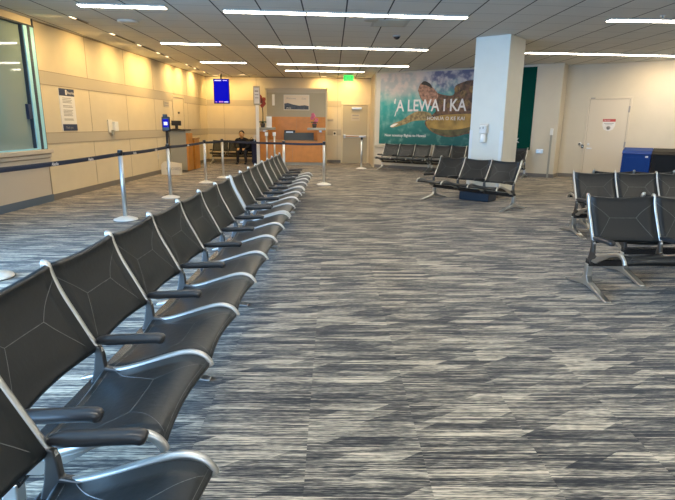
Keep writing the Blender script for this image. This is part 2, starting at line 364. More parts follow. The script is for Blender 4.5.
# doors -------------------------------------------------------------
def door(name, fr, x0, x1, h, leafm, framem, fw=.05):
    d = wbuild(MB().box(x0, x1, -.012, 0, .01, h), name, leafm, fr); struct(d)
    f = MB().box(x0 - fw, x0, -.03, 0, 0, h + fw).box(x1, x1 + fw, -.03, 0, 0, h + fw).box(x0, x1, -.03, 0, h, h + fw)
    f.build('door_frame', framem, d, .004)
    g = MB().box(x0, x0 + .008, -.014, 0, .01, h).box(x1 - .008, x1, -.014, 0, .01, h).box(x0, x1, -.014, 0, h - .008, h)
    g.build('door_gap', 'seam', d)
    return d
d1 = door('door_1', 'B', .40, 1.30, 2.08, 'door', 'doorframe', .06)
MB().box(.72, 1.08, -.07, -.012, 1.93, 2.01).build('door_closer', 'satin', d1, .01)
pb = MB().box(.43, 1.25, -.09, -.05, .93, 1.0).box(.43, .5, -.09, -.012, .9, 1.03).box(1.2, 1.26, -.09, -.012, .92, 1.01); pb.build('panic_bar', 'satin', d1, .008)
MB().box(.5, 1.0, -.094, -.09, .945, .985).build('push_pad', 'woodpale', d1)
MB().box(.70, 1.02, -.018, -.012, 1.52, 1.78).build('door_notice', 'taupe', d1)
MB().box(.74, .98, -.02, -.018, 1.70, 1.74).box(.74, .98, -.02, -.018, 1.60, 1.62).build('notice_print', 'print', d1)
MB().box(.52, 1.2, -.014, -.012, .12, .35).build('kick_plate', 'door', d1)
d2 = door('door_2', 'L', 6.9, 7.85, 2.13, 'cream', 'cream', .05)
MB().box(7.28, 7.42, -.03, -.012, 1.66, 1.72).build('door_reader', 'black', d2)
MB().box(6.95, 7.04, -.06, -.012, .98, 1.06).build('door_handle', 'satin', d2, .01)
d3 = door('door_3', 'R', .94, 1.90, 2.12, 'doorwhite', 'doorwhite', .05)
MB().box(1.31, 1.62, -.016, -.012, 1.53, 1.60).build('warning_header', 'red', d3)
MB().box(1.31, 1.62, -.015, -.012, 1.43, 1.53).prism([(1.31, 1.43), (1.62, 1.43), (1.58, 1.33), (1.50, 1.29), (1.43, 1.29), (1.35, 1.33)], -.015, -.012).build('warning_sheet', 'paper', d3)
MB().box(1.35, 1.58, -.018, -.015, 1.475, 1.49).box(1.38, 1.55, -.018, -.015, 1.445, 1.455).lathe([(.05, -.016), (.05, -.018)], (1.465, 0, 1.37), 16, axis='y').build('warning_print', 'print', d3)
text('warning_text', 'NOTICE', .042, 'paper', d3, (1.335, -.0165, 1.55), depth=.001)
for z in (1.85, .93): MB().box(1.885, 1.925, -.034, -.012, z - .08, z + .08).build('hinge', 'print', d3)
MB().box(.99, 1.12, -.07, -.055, .80, .825).box(1.0, 1.03, -.055, -.012, .795, .83).lathe([(.03, -.012), (.03, -.03)], (1.02, 0, .92), 14, axis='y').build('door_handle', 'satin', d3, .004)
MB().box(.95, 1.06, -.034, -.03, 2.135, 2.16).build('frame_label', 'print', d3)
t = wthing('push_plate', 'round silver access button left of the cream door', 'button', 'R', .80, .93)
MB().lathe([(.045, 0), (.045, -.012), (.035, -.018)], n=20, axis='y').build('button_rim', 'satin', t); MB().lathe([(.022, -.017), (.022, -.024)], n=16, axis='y').build('button', 'black', t)
t = wthing('lock_box', 'small black key lock box between the round button and the cream door', 'lock', 'R', .88, .86)
MB().box(-.03, .03, -.035, 0, -.05, .05).build('lock_body', 'black', t, .006); MB().box(-.012, .012, -.04, -.035, -.02, .02).build('keyhole', 'satin', t)

# ------------------------------------------------------------------ ceiling lights
def strip_light(x, y, ang, label, group):
    t = thing('ceiling_light', label, 'ceiling light', (x, y, CEIL), R(ang), group)
    MB().box(0, 1.235, -.10, .10, -.018, 0).build('light_frame', 'ceilmetal', t)
    MB().box(.008, 1.227, -.078, .078, -.022, -.012).build('diffuser', 'tube', t)
def light_row(x, y, n, where, dy=.0, ang=4.0):
    for i in range(n):
        pos = {1: ['single'], 2: ['left', 'right'], 3: ['left', 'middle', 'right'], 4: ['first', 'second', 'third', 'fourth']}[n][i]
        lb = f'white ceiling strip light, {pos} in the {where}' if n > 1 else f'short white ceiling strip light, {where}'
        strip_light(x + i * 1.25 * math.cos(R(ang)), y + i * 1.25 * math.sin(R(ang)), ang, lb, 'ceiling strip lights')
light_row(-1.64, 8.36, 3, 'nearest long centre row')
light_row(-1.61, 11.9, 3, 'second long centre row')
light_row(-1.55, 15.22, 3, 'third long centre row')
light_row(-1.48, 17.0, 2, 'farthest centre row before the gate counter')
light_row(-3.67, 8.08, 1, 'nearest above the left belt lane')
light_row(-3.62, 11.62, 1, 'second from the front above the left belt lane')
light_row(-3.62, 14.98, 1, 'farthest above the left belt lane, near the blue screen')
light_row(4.40, 12.40, 4, 'row beyond the pillar on the right', ang=4)
light_row(4.33, 8.66, 4, 'near row at the right edge', ang=1)
for yy in (4.8, 1.2, -2.4, -5.4):
    for xx, n in ((-1.6, 3), (4.3, 4)):
        for i in range(n): strip_light(xx + i * 1.25, yy, 0, 'white strip light in the ceiling above and behind the viewer', 'ceiling strip lights overhead')
# warm wall washers along the left wall and the back wall
def washer(x, y, ang, lit, label, ln=.62, power=1.0):
    t = thing('wall_washer', label, 'ceiling light', (x, y, CEIL), R(ang), 'wall washer slots')
    MB().box(-ln / 2, ln / 2, -.035, .035, -.008, 0).build('slot_trim', 'ceilmetal', t)
    MB().box(-ln / 2 + .01, ln / 2 - .01, -.026, .026, -.012, -.006).build('slot', 'slotdark', t)
    if lit:
        MB().box(-ln / 2 + .02, -ln / 2 + .2, -.02, .02, -.016, -.01).build('lamp', 'warmglow', t)
        l = bpy.data.lights.new('washer_lamp', 'SPOT'); l.energy = WARM * power; l.color = (1, .66, .24); l.spot_size = R(140); l.spot_blend = 1; l.shadow_soft_size = .05
        o = bpy.data.objects.new('washer_lamp', l); col.objects.link(o); o.parent = t; o.location = (-ln / 2 + .1, 0, -.03)
        o.rotation_euler = (R(38), 0, 0)     # leans toward the wall on the +y side of the slot
for i, (y, lit) in enumerate([(9.2, 1), (10.75, 1), (11.35, 0), (12.15, 1), (12.75, 0), (13.4, 1), (14.1, 1), (15.9, 1), (16.8, 1), (18.0, 1)]):
    nm = ['nearest, above the wall poster', 'second from the front', 'third from the front', 'fourth from the front', 'fifth from the front', 'sixth from the front', 'seventh from the front', 'third from the far end', 'second from the far end', 'farthest, by the corner'][i]
    washer(-4.2, y, 90, lit, f'dark ceiling slot light along the left wall, {nm}', power=1.0)
for i, x in enumerate((-3.9, -2.9, -.1, .85)):
    washer(x, 18.95 if x not in (-2.9,) else 18.6, 0, 1, ['warm slot light in the ceiling over the far left corner', 'warm slot light in the ceiling left of the gate backdrop', 'warm slot light in the ceiling between backdrop and back door', 'warm slot light in the ceiling over the back door'][i], power=1.0)
washer(7.9, 12.6, -34, 1, 'slot light in the ceiling by the cream right wall', power=.8)
washer(9.4, 11.6, -34, 1, 'slot light in the ceiling by the right end of the right wall', power=.8)
# small ceiling fittings
for n_, (x, y), lb in [('ceiling_camera', (1.22, 10.45), 'small dark dome camera in the ceiling right of the second light row'), ('ceiling_speaker', (.62, 8.95), 'round grey speaker grille in the ceiling near the nearest light row'), ('smoke_detector', (-3.42, 9.29), 'round white ceiling fitting by the nearest left strip light'), ('sprinkler', (5.0, 8.35), 'small round sprinkler head in the ceiling above the right-hand benches'), ('ceiling_vent', (.95, 9.2), 'square dark grille in the ceiling by the nearest light row')]:
    t = thing(n_, lb, {'ceiling_camera': 'camera', 'ceiling_speaker': 'speaker', 'smoke_detector': 'smoke detector', 'sprinkler': 'sprinkler', 'ceiling_vent': 'vent'}[n_], (x, y, CEIL))
    if n_ == 'ceiling_vent':
        MB().box(-.3, .3, -.3, .3, -.006, 0).build('vent_frame', 'ceilmetal', t); v_ = MB()
        for k in range(7): v_.box(-.26, .26, -.26 + k * .08, -.22 + k * .08, -.01, -.005)
        v_.build('louvres', 'taupe', t)
    elif n_ == 'smoke_detector': MB().lathe([(.17, 0), (.17, -.02), (.15, -.03)]).build('ring', 'white', t); MB().lathe([(.12, -.028), (.1, -.034)]).build('lens', 'offwhite', t)
    elif n_ == 'ceiling_camera': MB().lathe([(.08, 0), (.08, -.015)]).build('rim', 'ceilmetal', t); MB().lathe([(.065, -.014), (.055, -.04), (.03, -.06), (.005, -.066)]).build('dome', 'black', t)
    elif n_ == 'ceiling_speaker': MB().lathe([(.14, 0), (.14, -.008)]).build('rim', 'ceilmetal', t); MB().lathe([(.12, -.007), (.11, -.011)]).build('grille', 'greylam', t)
    else: MB().lathe([(.045, 0), (.045, -.008)]).build('escutcheon', 'white', t); MB().lathe([(.012, -.008), (.012, -.035), (.022, -.04)]).build('nozzle', 'satin', t)

# ------------------------------------------------------------------ tandem sling seating
HT = .80
BACK = [(.012, .79), (.03, .73), (.055, .665), (.10, .575), (.14, .497), (.172, .43)]
SEAT = [(.205, .318), (.25, .318), (.32, .332), (.43, .366), (.53, .394), (.59, .400), (.635, .388), (.655, .362)]
def pad_mesh(prof, Pt, sag, name):
    pr = crom([(0, p[0], p[1]) for p in prof], 5); pr = [(p.y, p.z) for p in pr]; n = len(pr); th = .009
    nrm = []
    for i in range(n):
        a, b = pr[max(i - 1, 0)], pr[min(i + 1, n - 1)]; t_ = Vector((b[0] - a[0], b[1] - a[1])).normalized()
        nn_ = Vector((t_.y, -t_.x));
        if nn_.x + nn_.y < 0: nn_ = -nn_
        nrm.append(nn_)
    x0, x1 = .012, Pt - .012; NU = 9
    def sec():
        out = []; rb = .014
        def tk(i): d = min(i, n - 1 - i); return th + (rb - th) * max(0, 1 - d / 2.5)
        for i in range(n): out.append((Vector(pr[i]) + nrm[i] * tk(i), i))
        e = (Vector(pr[-1]) - Vector(pr[-2])).normalized() * rb; out.append((Vector(pr[-1]) + e, n - 1))
        for i in range(n - 1, -1, -1): out.append((Vector(pr[i]) - nrm[i] * tk(i), i))
        e = (Vector(pr[0]) - Vector(pr[1])).normalized() * rb; out.append((Vector(pr[0]) + e, 0)); return out
    S_ = sec(); m_ = len(S_); mb = MB(); vs = []
    def disp(u, v_):   # taut vinyl hanging a little between the rails, its free edges pulled in
        s_ = math.sin(math.pi * u); return s_
    for k in range(NU):
        u = k / (NU - 1); s_ = disp(u, 0)
        for p, i in S_:
            v_ = i / (n - 1); q = p - nrm[i] * sag * s_
            tg = Vector(pr[min(i + 1, n - 1)]) - Vector(pr[max(i - 1, 0)]); tg.normalize()
            q = q - tg * (v_ - .5) * .03 * s_
            vs.append((x0 + (x1 - x0) * u, -q.x, q.y))
    fs = [(k * m_ + i, k * m_ + (i + 1) % m_, (k + 1) * m_ + (i + 1) % m_, (k + 1) * m_ + i) for k in range(NU - 1) for i in range(m_)]
    fs += [list(range(m_)), list(range((NU - 1) * m_ + m_ - 1, (NU - 1) * m_ - 1, -1))]
    mb.add(vs, fs, 0, True)
    def surf(u, v_, off):
        f = v_ * (n - 1); i = min(int(f), n - 2); t_ = f - i; p = Vector(pr[i]).lerp(Vector(pr[i + 1]), t_); nn_ = nrm[i].lerp(nrm[i + 1], t_); s_ = math.sin(math.pi * u)
        tg = (Vector(pr[i + 1]) - Vector(pr[i])).normalized(); q = p + nn_ * (th + off) - nn_ * sag * s_ - tg * (v_ - .5) * .03 * s_
        return Vector((x0 + (x1 - x0) * u, -q.x, q.y))
    lines = [((.29, .5), (.71, .5)), ((.29, .5), (0, .16)), ((.29, .5), (.06, .93)), ((.71, .5), (1, .16)), ((.71, .5), (.94, .93)), ((.0, .93), (1, .93)), ((0, .075), (1, .075))]
    for a, b in lines:
        for off in (0,):
            pts = [surf(a[0] + (b[0] - a[0]) * k / 10, a[1] + (b[1] - a[1]) * k / 10, -.0012) for k in range(11)]
            mb.sweep(pts, .0042, .0042, (1, .1, .3), 5, 1, 2)
    return mb.mesh(name, ['vinyl', 'seamline'])
_cache = {}
def bench_meshes(Pt):
    if Pt in _cache: return _cache[Pt]
    c = {}
    c['backrest'] = pad_mesh(BACK, Pt, .016, 'backrest'); c['seat'] = pad_mesh(SEAT, Pt, .014, 'seat')
    rail = crom([(0, .012, HT + .004), (0, -.004, HT - .002), (0, -.016, .755), (0, -.036, .70), (0, -.062, .643), (0, -.10, .57), (0, -.137, .497), (0, -.170, .440), (0, -.196, .408)], 5)
    mb = MB().sweep(rail, .024, .040, n=12)
    seat = crom([(0, -.165, .335), (0, -.21, .322), (0, -.29, .330), (0, -.38, .356), (0, -.47, .386), (0, -.55, .408), (0, -.600, .411), (0, -.640, .395), (0, -.661, .369), (0, -.667, .354)], 5)
    mb.sweep(seat, .026, .034, n=12)
    mb.prism([(-.19, .335), (-.30, .328), (-.46, .375), (-.40, .335), (-.33, .300), (-.26, .262), (-.20, .262)], -.008, .008, 'yz')
    c['side_frame'] = mb.mesh('side_frame', 'alu')
    j_ = MB().prism([(-.165, .45), (-.198, .44), (-.210, .40), (-.214, .345), (-.29, .33), (-.25, .30), (-.205, .28), (-.19, .23), (-.13, .23), (-.145, .28), (-.160, .33), (-.172, .40)], -.015, .015, 'yz')
    c['arm_bracket'] = j_.mesh('arm_bracket', 'bracket')
    c['armrest'] = MB().sweep(crom([(0, -.188, .466), (0, -.22, .468), (0, -.30, .472), (0, -.39, .477), (0, -.445, .479), (0, -.474, .472)], 4), .054, .042, n=14, wf=lambda t_: min(1, .62 + t_ * 1.6) * (1 if t_ < .9 else 1 - (t_ - .9) * 3.2)).mesh('armrest', 'urethane')
    lg = MB().prism([(-.13, .235), (-.185, .235), (-.180, .13), (-.215, .085), (-.50, .012), (-.52, .012), (-.52, 0), (-.47, 0), (-.20, .045), (-.12, .045), (.13, 0), (.19, 0), (.19, .014), (.17, .018), (-.10, .092), (-.130, .13)], -.026, .026, 'yz')
    c['leg'] = lg.mesh('leg', 'satin')
    _cache[Pt] = c; return c
def bench(label, n, Pt, x0, y0, ang, legs, group=None):
    """(x0, y0): ground point under the first back rail; ang: direction of the row of seats, which then face its right-hand side"""
    a = R(ang); L_ = n * Pt; mid = Vector((x0, y0, 0)) + Vector((math.cos(a), math.sin(a), 0)) * (L_ / 2)
    t = thing('tandem_bench', label, 'seating', mid, a, group); c = bench_meshes(Pt)
    for k in range(n):
        x = -L_ / 2 + k * Pt
        for nm in ('backrest', 'seat'): obj(nm, c[nm], t, 0, (x, 0, 0))
    for k in range(n + 1):
        x = -L_ / 2 + k * Pt
        o = obj('side_frame', c['side_frame'], t, 0, (x, 0, 0)); obj('arm_bracket', c['arm_bracket'], o, .006); obj('armrest', c['armrest'], t, 0, (x, 0, 0), label='black armrest pad')
    MB().box(-L_ / 2 - .02, L_ / 2 + .02, -.19, -.125, .215, .275).build('beam', 'blackmetal', t, .008)
    for k in legs: obj('leg', c['leg'], t, .006, (-L_ / 2 + k * Pt, 0, 0))
    return t
RA = 89.21
bench('nearest bench of black sling seats, lower left corner, set forward of the long row', 4, .60, -1.015, 1.35 - 2.4, 90, (0, 4))
bench('long seven-seat bench of black sling seats, second from the front in the left row', 7, .60, -1.197, 1.472, RA, (0, 1.9, 3.9, 6.9))
bench('four-seat bench of black sling seats in the left row, just beyond the seven-seat one', 4, .59, -1.137, 5.80, RA, (0, 2.5, 4))
bench('farthest bench of the left row, nearest the gate counter', 4, .60, -1.103, 8.24, RA, (0, 2, 4))
RP = .58
bench('bench facing the viewer at the right edge, front one nearest the camera', 4, RP, 2.23, 4.43, 1, (0, 4))
bench('bench back to back behind the nearest right-hand bench, facing away', 4, RP, 2.78 + 4 * RP, 4.58, 181, (0, 4))
bench('bench facing the viewer at the right edge, one row behind the nearest', 4, .55, 3.20, 6.82, 0, (0, 4))
bench('bench facing away, back to back behind the second right-hand bench', 4, .55, 3.57 + 4 * .55, 7.02, 180, (0, 4))
bench('three-seat bench of black sling seats standing at an angle in front of the pillar', 3, .58, 2.13, 10.11, -51.8, (0, 3))
def onA(t_, off): return PW + Vector((math.cos(AL), -math.sin(AL), 0)) * t_ - NN * off
p = onA(-4.86, .25); bench('three-seat bench under the left half of the turtle poster', 3, .54, p.x, p.y, -34, (0, 3))
p = onA(-3.15, .25); bench('bench under the right half of the turtle poster, partly behind the angled bench', 4, .56, p.x, p.y, -34, (0, 4))
p = onA(-.36 - 3 * .58, .32); bench('bench against the wall behind the pillar, below the narrow green banner', 3, .58, p.x, p.y, -34, (0, 3))
bench('three-seat bench in the far left corner with a person sitting on it', 3, .57, -4.30, 19.05, 0, (0, 3))

# ------------------------------------------------------------------ stanchions and belts
def stanchion(x, y, label, h=1.0, base_r=.17, tall=False):
    t = thing('belt_stanchion', label, 'stanchion', (x, y, 0), 0, None)
    b = MB().lathe([(base_r, 0), (base_r, .012), (base_r * .97, .022), (base_r * .6, .045), (.05, .058), (.035, .062)], n=32)
    b.build('base', 'baseplate', t)
    MB().lathe([(base_r + .003, .001), (base_r + .003, .008)], n=32).build('base_ring', 'black', t)
    MB().lathe([(.031, .05), (.031, h - .06)], n=20).build('post', 'steel', t)
    MB().lathe([(.033, h - .075), (.036, h - .07), (.036, h - .012), (.031, h)], n=20).build('belt_head', 'black', t)
    MB().lathe([(.030, h), (.026, h + .006)], n=20).build('cap', 'satin', t)
    return t
M['baseplate'] = mat('pale_ribbed_base', (.80, .76, .68), .4, .2, bump=.2, bscale=12)
def belt(t, p, q, z=.945, sag=.012, hgt=.05, marks=()):
    """a webbing belt from stanchion point p to q, a child of its stanchion t"""
    P_, Q_ = Vector((*p, z)), Vector((*q, z)); d = Q_ - P_; L_ = d.length; n = 12; o = Vector(t.location)
    pts = [P_ + d * (k / n) - Vector((0, 0, sag * math.sin(math.pi * k / n))) - o for k in range(n + 1)]
    b = MB().sweep(pts, .003, hgt, side=(d.y / L_, -d.x / L_, 0), n=8, p=8).build('belt', 'navy', t)
    ang = math.atan2(d.y, d.x)
    for m_, s_ in marks:
        c = P_ + d * m_ - o; c.z -= sag + .018
        nrm_ = Vector((math.sin(ang), -math.cos(ang), 0)); c += nrm_ * .004
        tx = text('printed_word', 'Alaska', .052, 'paper', b, c, rz=ang, depth=.0005, align='CENTER', bold=.0008); tx['label'] = 'pale word printed on the belt'
    return b
SP = [(-3.06, 4.50), (-2.99, 7.41), (-3.04, 9.73), (-2.99, 12.32), (-2.82, 13.5), (-1.12, 12.2), (-.18, 12.11), (.95, 16.74)]
SL = ['silver belt stanchion at the left edge, only its pale round base in view',
      'silver belt stanchion standing left of the long row, nearest full one',
      'silver belt stanchion in front of the tablet stand and white sign board',
      'silver belt stanchion right of the wooden podium cabinet',
      'silver belt stanchion in front of the far left corner bench',
      'silver belt stanchion in front of the middle of the gate counter',
      'silver belt stanchion at the right end of the belts, right of the counter',
      'silver belt stanchion standing alone in front of the back door']
ST = [stanchion(x, y, l) for (x, y), l in zip(SP, SL)]
belt(ST[0], SP[0], SP[1], marks=((.42, 1), (.70, 1)))
belt(ST[1], SP[1], SP[2], marks=((.25, 1), (.7, 1)))
belt(ST[2], SP[2], SP[3], marks=((.5, 1),))
belt(ST[3], SP[3], SP[4])
belt(ST[4], SP[4], SP[5])
belt(ST[5], SP[5], SP[6])
belt(ST[0], SP[0], (-3.1, 2.2))

# tall gate sign post
t = thing('sign_post', 'tall pale sign post with a small framed notice, left of the gate counter', 'sign', (-2.47, 17.6, 0))
MB().lathe([(.2, 0), (.2, .015), (.19, .02)], n=28).build('base', 'satin', t)
MB().box(-.05, .05, -.03, .03, .02, 2.55).build('post', 'white', t, .006)
MB().box(-.11, .11, -.045, -.03, 1.98, 2.58).build('sign_frame', 'greylam', t, .006); MB().box(-.085, .085, -.05, -.045, 2.03, 2.53).build('sign_sheet', 'paper', t)
MB().box(-.06, .06, -.052, -.05, 2.40, 2.44).box(-.06, .06, -.052, -.05, 2.3, 2.32).box(-.06, .06, -.052, -.05, 2.2, 2.22).build('sheet_print', 'print', t)

# ------------------------------------------------------------------ gate backdrop and counter
t = thing('gate_backdrop', 'grey and honey wood backdrop panel with a white number 1 behind the gate counter', 'backdrop', (-1.27, 18.95, 0))
MB().box(-1.04, 1.04, -.03, .10, .0, 1.64).build('wood_panel', 'wood', t, .003)
MB().box(-.003, .003, -.033, -.03, .1, 1.64).build('panel_joint', 'woodpale', t)
MB().box(-1.04, 1.04, -.03, .10, 1.64, 2.46).build('upper_panel', 'greyfab', t, .003)
MB().box(-1.10, -1.04, -.05, .12, 0, 2.62).box(1.04, 1.10, -.05, .12, 0, 2.62).build('side_trim', 'doorframe', t, .004)
MB().box(-1.10, 1.10, -.05, .12, 2.55, 2.62).build('header_rail', 'taupe', t, .004); MB().box(-1.04, 1.04, -.02, .10, 2.46, 2.55).build('header_panel', 'taupe', t)
n1 = text('number', '1', .50, 'white', t, (-.93, -.034, 2.04), depth=.004, bold=.02); n1['label'] = 'white number 1'
MB().box(-1.04, 1.04, -.035, .0, 0, .09).build('kick_strip', 'greylam', t)
ps = thing('wall_screen', 'landscape picture screen with pale sky and dark hills on the grey backdrop', 'screen', (-1.26, 18.92, 1.87))
MB().box(-.45, .45, -.03, 0, 0, .52).build('screen_frame', 'offwhite', ps, .004)
MB().box(-.43, .43, -.034, -.03, .02, .50).build('sky_picture', 'skyprint', ps)
MB().prism([(-.43, .02), (.43, .02), (.43, .14), (.30, .17), (.1, .15), (-.12, .19), (-.30, .24), (-.43, .22)], -.037, -.034).build('hills_picture', 'hills', ps)
text('screen_heading', 'Welcome', .085, 'print', ps, (-.36, -.036, .37), depth=.001); text('screen_heading', 'Gate', .08, 'print', ps, (.18, -.036, .37), depth=.001); text('screen_caption', 'Aloha', .07, 'paper', ps, (-.36, -.039, .05), depth=.001)

t = thing('gate_counter', 'honey wood gate counter with raised end shelves', 'counter', (-1.36, 18.1, 0))
MB().box(-1.12, 1.12, -.02, .02, .10, .82).build('front_panel', 'wood', t, .004)
MB().box(-.004, .004, -.023, -.02, .1, .82).build('panel_joint', 'woodpale', t)
MB().box(-1.12, -.86, 0, .55, .1, 1.13).build('pedestal', 'wood', t, .004); MB().box(.86, 1.12, 0, .55, .1, 1.13).build('pedestal', 'wood', t, .004)
MB().box(-.86, .86, -.03, .60, .80, .84).build('worktop', 'woodpale', t, .004)
MB().box(-1.10, 1.10, 0, .5, 0, .10).build('toe_kick', 'greylam', t)
MB().box(-1.17, -.60, -.22, .35, 1.19, 1.27).build('left_shelf', 'greylam', t, .02); MB().box(.52, 1.14, -.22, .35, 1.19, 1.27).build('right_shelf', 'greylam', t, .02)
MB().box(-1.0, -.92, 0, .1, 1.12, 1.2).box(.92, 1.0, 0, .1, 1.12, 1.2).build('shelf_bracket', 'satin', t)
t = thing('monitor', 'wide dark monitor seen from behind, on the middle of the gate counter', 'monitor', (-1.15, 18.3, .84))
M['greydark'] = mat('dark_grey_plastic', (.05, .055, .05), .4)
MB().box(-.52, .52, -.03, .03, .0, .26).build('monitor_back', 'greydark', t, .01); MB().box(-.1, .1, -.02, .12, 0, .012).build('stand_foot', 'greydark', t)
t = thing('printer', 'small black printer on the counter left of the monitor', 'printer', (-1.47, 18.42, .84))
MB().box(-.19, .19, -.13, .13, 0, .34).build('printer_body', 'black', t, .02); MB().box(-.12, .12, -.135, -.13, .26, .30).build('paper_slot', 'satin', t)
def orchid(x, y, z, label, hs, m_, n_):
    t = thing('potted_orchid', label, 'plant', (x, y, z))
    MB().lathe([(.06, 0), (.085, .13), (.08, .135), (.07, .12)], n=18).build('pot', 'pot', t)
    lf = MB()
    for k in range(6):
        a = k * 1.05; lf.sweep(crom([(0, 0, .12), (.10 * math.cos(a), .10 * math.sin(a), .2), (.21 * math.cos(a), .21 * math.sin(a), .16)], 4), .06, .006, side=(-math.sin(a), math.cos(a), 0), n=6)
    lf.build('leaves', 'leaf', t)
    MB().sweep(crom([(0, 0, .1), (.015, 0, hs * .5), (-.02, 0, hs)], 5), .03 if hs > .6 else .012, .03 if hs > .6 else .012, n=8).build('stem', 'pot' if hs > .6 else 'leaf', t)
    for k in range(n_):
        fl = MB(); cx, cz = random.uniform(-.09, .09), hs - k * (.33 / n_) + .05; cy = random.uniform(-.07, .05)
        for q in range(5):
            a = q * 1.257 + k; fl.ball((cx + .038 * math.cos(a), cy, cz + .038 * math.sin(a)), .03, 8, 0, (1, .35, 1))
        fl.ball((cx, cy - .015, cz), .014, 6); fl.build('blossom', m_, t)
orchid(-.60, 18.05, 1.27, 'pink orchid in a dark pot on the right shelf of the counter', .38, 'flower', 6)
orchid(-2.36, 18.05, 1.27, 'tall red flower spike on a dark stem at the left end of the counter', .95, 'flowerred', 9)
t = thing('brochure_holder', 'clear brochure holder with pale leaflets on the left counter shelf', 'holder', (-2.14, 18.0, 1.27))
MB().box(-.09, .09, -.03, .05, 0, .02).box(-.09, .09, .03, .045, .02, .36).build('holder', 'guard', t); MB().box(-.075, .075, 0, .028, .02, .31).build('leaflets', 'paper', t)
for x, l in ((-2.13, 'left slim silver scanner post in front of the counter'), (-1.88, 'right slim silver scanner post in front of the counter')):
    t = thing('scanner_post', l, 'post', (x, 17.2, 0)); MB().lathe([(.14, 0), (.14, .012), (.05, .03)], n=24).build('base', 'satin', t); MB().lathe([(.028, .02), (.028, 1.0)], n=16).build('post', 'steel', t)
    MB().box(-.05, .05, -.06, .04, 1.0, 1.12).build('scanner_head', 'guard', t, .01)

# hanging flight display
t = thing('hanging_display', 'portrait blue flight information screen hanging from the ceiling at far left', 'screen', (-3.80, 18.5, 2.05))
MB().box(-.27, .27, -.03, .03, 0, .82).build('display_case', 'black', t, .008)
MB().box(-.25, .25, -.034, -.03, .02, .80).build('display_panel', 'screenblue', t)
MB().box(-.22, .0, -.037, -.034, .745, .775).box(.06, .2, -.037, -.034, .75, .77).box(.08, .22, -.037, -.034, .04, .075).build('display_text', 'screenwhite', t); MB().box(-.1, .05, -.037, -.034, .04, .08).box(-.22, -.17, -.037, -.034, .04, .07).build('display_logo', 'screenpink', t)
MB().box(-.025, .025, -.02, .02, .82, CEIL - 2.05).build('hanger', 'black', t)

# exit sign
t = thing('exit_sign', 'green glowing exit sign hanging from the ceiling in front of the back door', 'sign', (.55, 18.3, 2.82))
MB().box(-.17, .17, -.02, .02, 0, .19).build('sign_panel', 'exitgreen', t, .006); text('exit_text', 'EXIT', .16, 'exitdark', t, (-.155, -.022, .04), depth=.001, sx=.9)
MB().box(-.1, .1, -.03, .03, .19, CEIL - 2.82).build('mount', 'ceilmetal', t)

# wall bits: back wall
t = wthing('wall_notice', 'small taupe notice plate on the back wall left of the back door', 'sign', 'B', -.06, 1.50)
MB().box(-.11, .11, -.012, 0, 0, .09).build('plate', 'taupe', t); MB().box(-.08, .08, -.014, -.012, .03, .05).build('plate_text', 'print', t)
t = wthing('card_reader', 'small round-lensed card reader on the back wall beside the back door', 'card reader', 'B', .10, .98)
MB().box(-.06, .06, -.03, 0, 0, .16).build('reader_body', 'offwhite', t, .01); MB().lathe([(.04, -.03), (.04, -.035)], (0, 0, .09), 16, axis='y').build('lens', 'black', t)
# left wall
t = wthing('wall_poster', 'tall white notice poster with dark blue header and footer on the left wall', 'poster', 'L', 1.08, 1.22)
MB().box(-.26, .26, -.012, 0, 0, .76).build('sheet', 'paper', t)
MB().box(-.26, .26, -.014, -.012, .63, .76).build('header', 'navyprint', t); MB().box(-.24, .26, -.014, -.012, 0, .12).build('footer', 'navyprint', t)
MB().box(-.05, .0, -.016, -.014, .65, .74).build('header_emblem', 'paper', t)
text('header_text', 'Boarding', .07, 'paper', t, (.02, -.0145, .67), depth=.001); text('footer_text', 'Thank you', .06, 'print', t, (-.15, -.0145, .04), depth=.001)
b = MB()
for z in (.585, .555, .53, .505, .45, .425, .37, .345, .32, .295, .27, .21, .19): b.box(-.17, .17 - (z * 37 % .06), -.0135, -.012, z, z + .011)
b.build('body_text', 'print', t)
t = wthing('wall_dispenser', 'white hand sanitiser dispenser on the left wall', 'dispenser', 'L', 2.80, 1.16)
MB().box(-.18, .02, -.03, 0, 0, .28).build('back_plate', 'offwhite', t, .006); MB().box(.0, .16, -.1, 0, .03, .24).build('dispenser_body', 'white', t, .015); MB().box(-.08, .0, -.07, -.03, -.05, .06).build('nozzle', 'greylam', t, .008)
t = wthing('wall_notice', 'small brown notice on the left wall beside the flush door', 'sign', 'L', 6.35, 1.82)
MB().box(-.2, .2, -.012, 0, 0, .17).build('plate', 'taupe', t); MB().box(-.15, .15, -.014, -.012, .1, .13).box(-.15, .15, -.014, -.012, .04, .06).build('plate_text', 'print', t)
t = wthing('wall_outlet', 'pale wall outlet low on the left wall behind the sign board', 'outlet', 'L', 5.45, .42)
MB().box(-.05, .05, -.008, 0, 0, .14).build('plate', 'offwhite', t); MB().box(-.02, .02, -.01, -.008, .03, .055).box(-.02, .02, -.01, -.008, .085, .11).build('socket', 'print', t)
# angled wall
t = wthing('wall_outlet', 'silver junction box on the wall right of the green banner', 'outlet', 'A', -.10, .66)
MB().box(-.09, .09, -.07, 0, 0, .11).build('box', 'satin', t, .008); MB().box(-.03, .03, -.074, -.07, .03, .08).build('cover', 'white', t)
t = wthing('corner_rail', 'tall grey corner post with white top on the wall right of the green banner', 'post', 'A', .16, 0)
MB().box(-.025, .025, -.03, 0, .0, 1.18).build('rail', 'greylam', t, .004); MB().box(-.04, .04, -.05, 0, 1.16, 1.34).build('cap', 'white', t, .012)

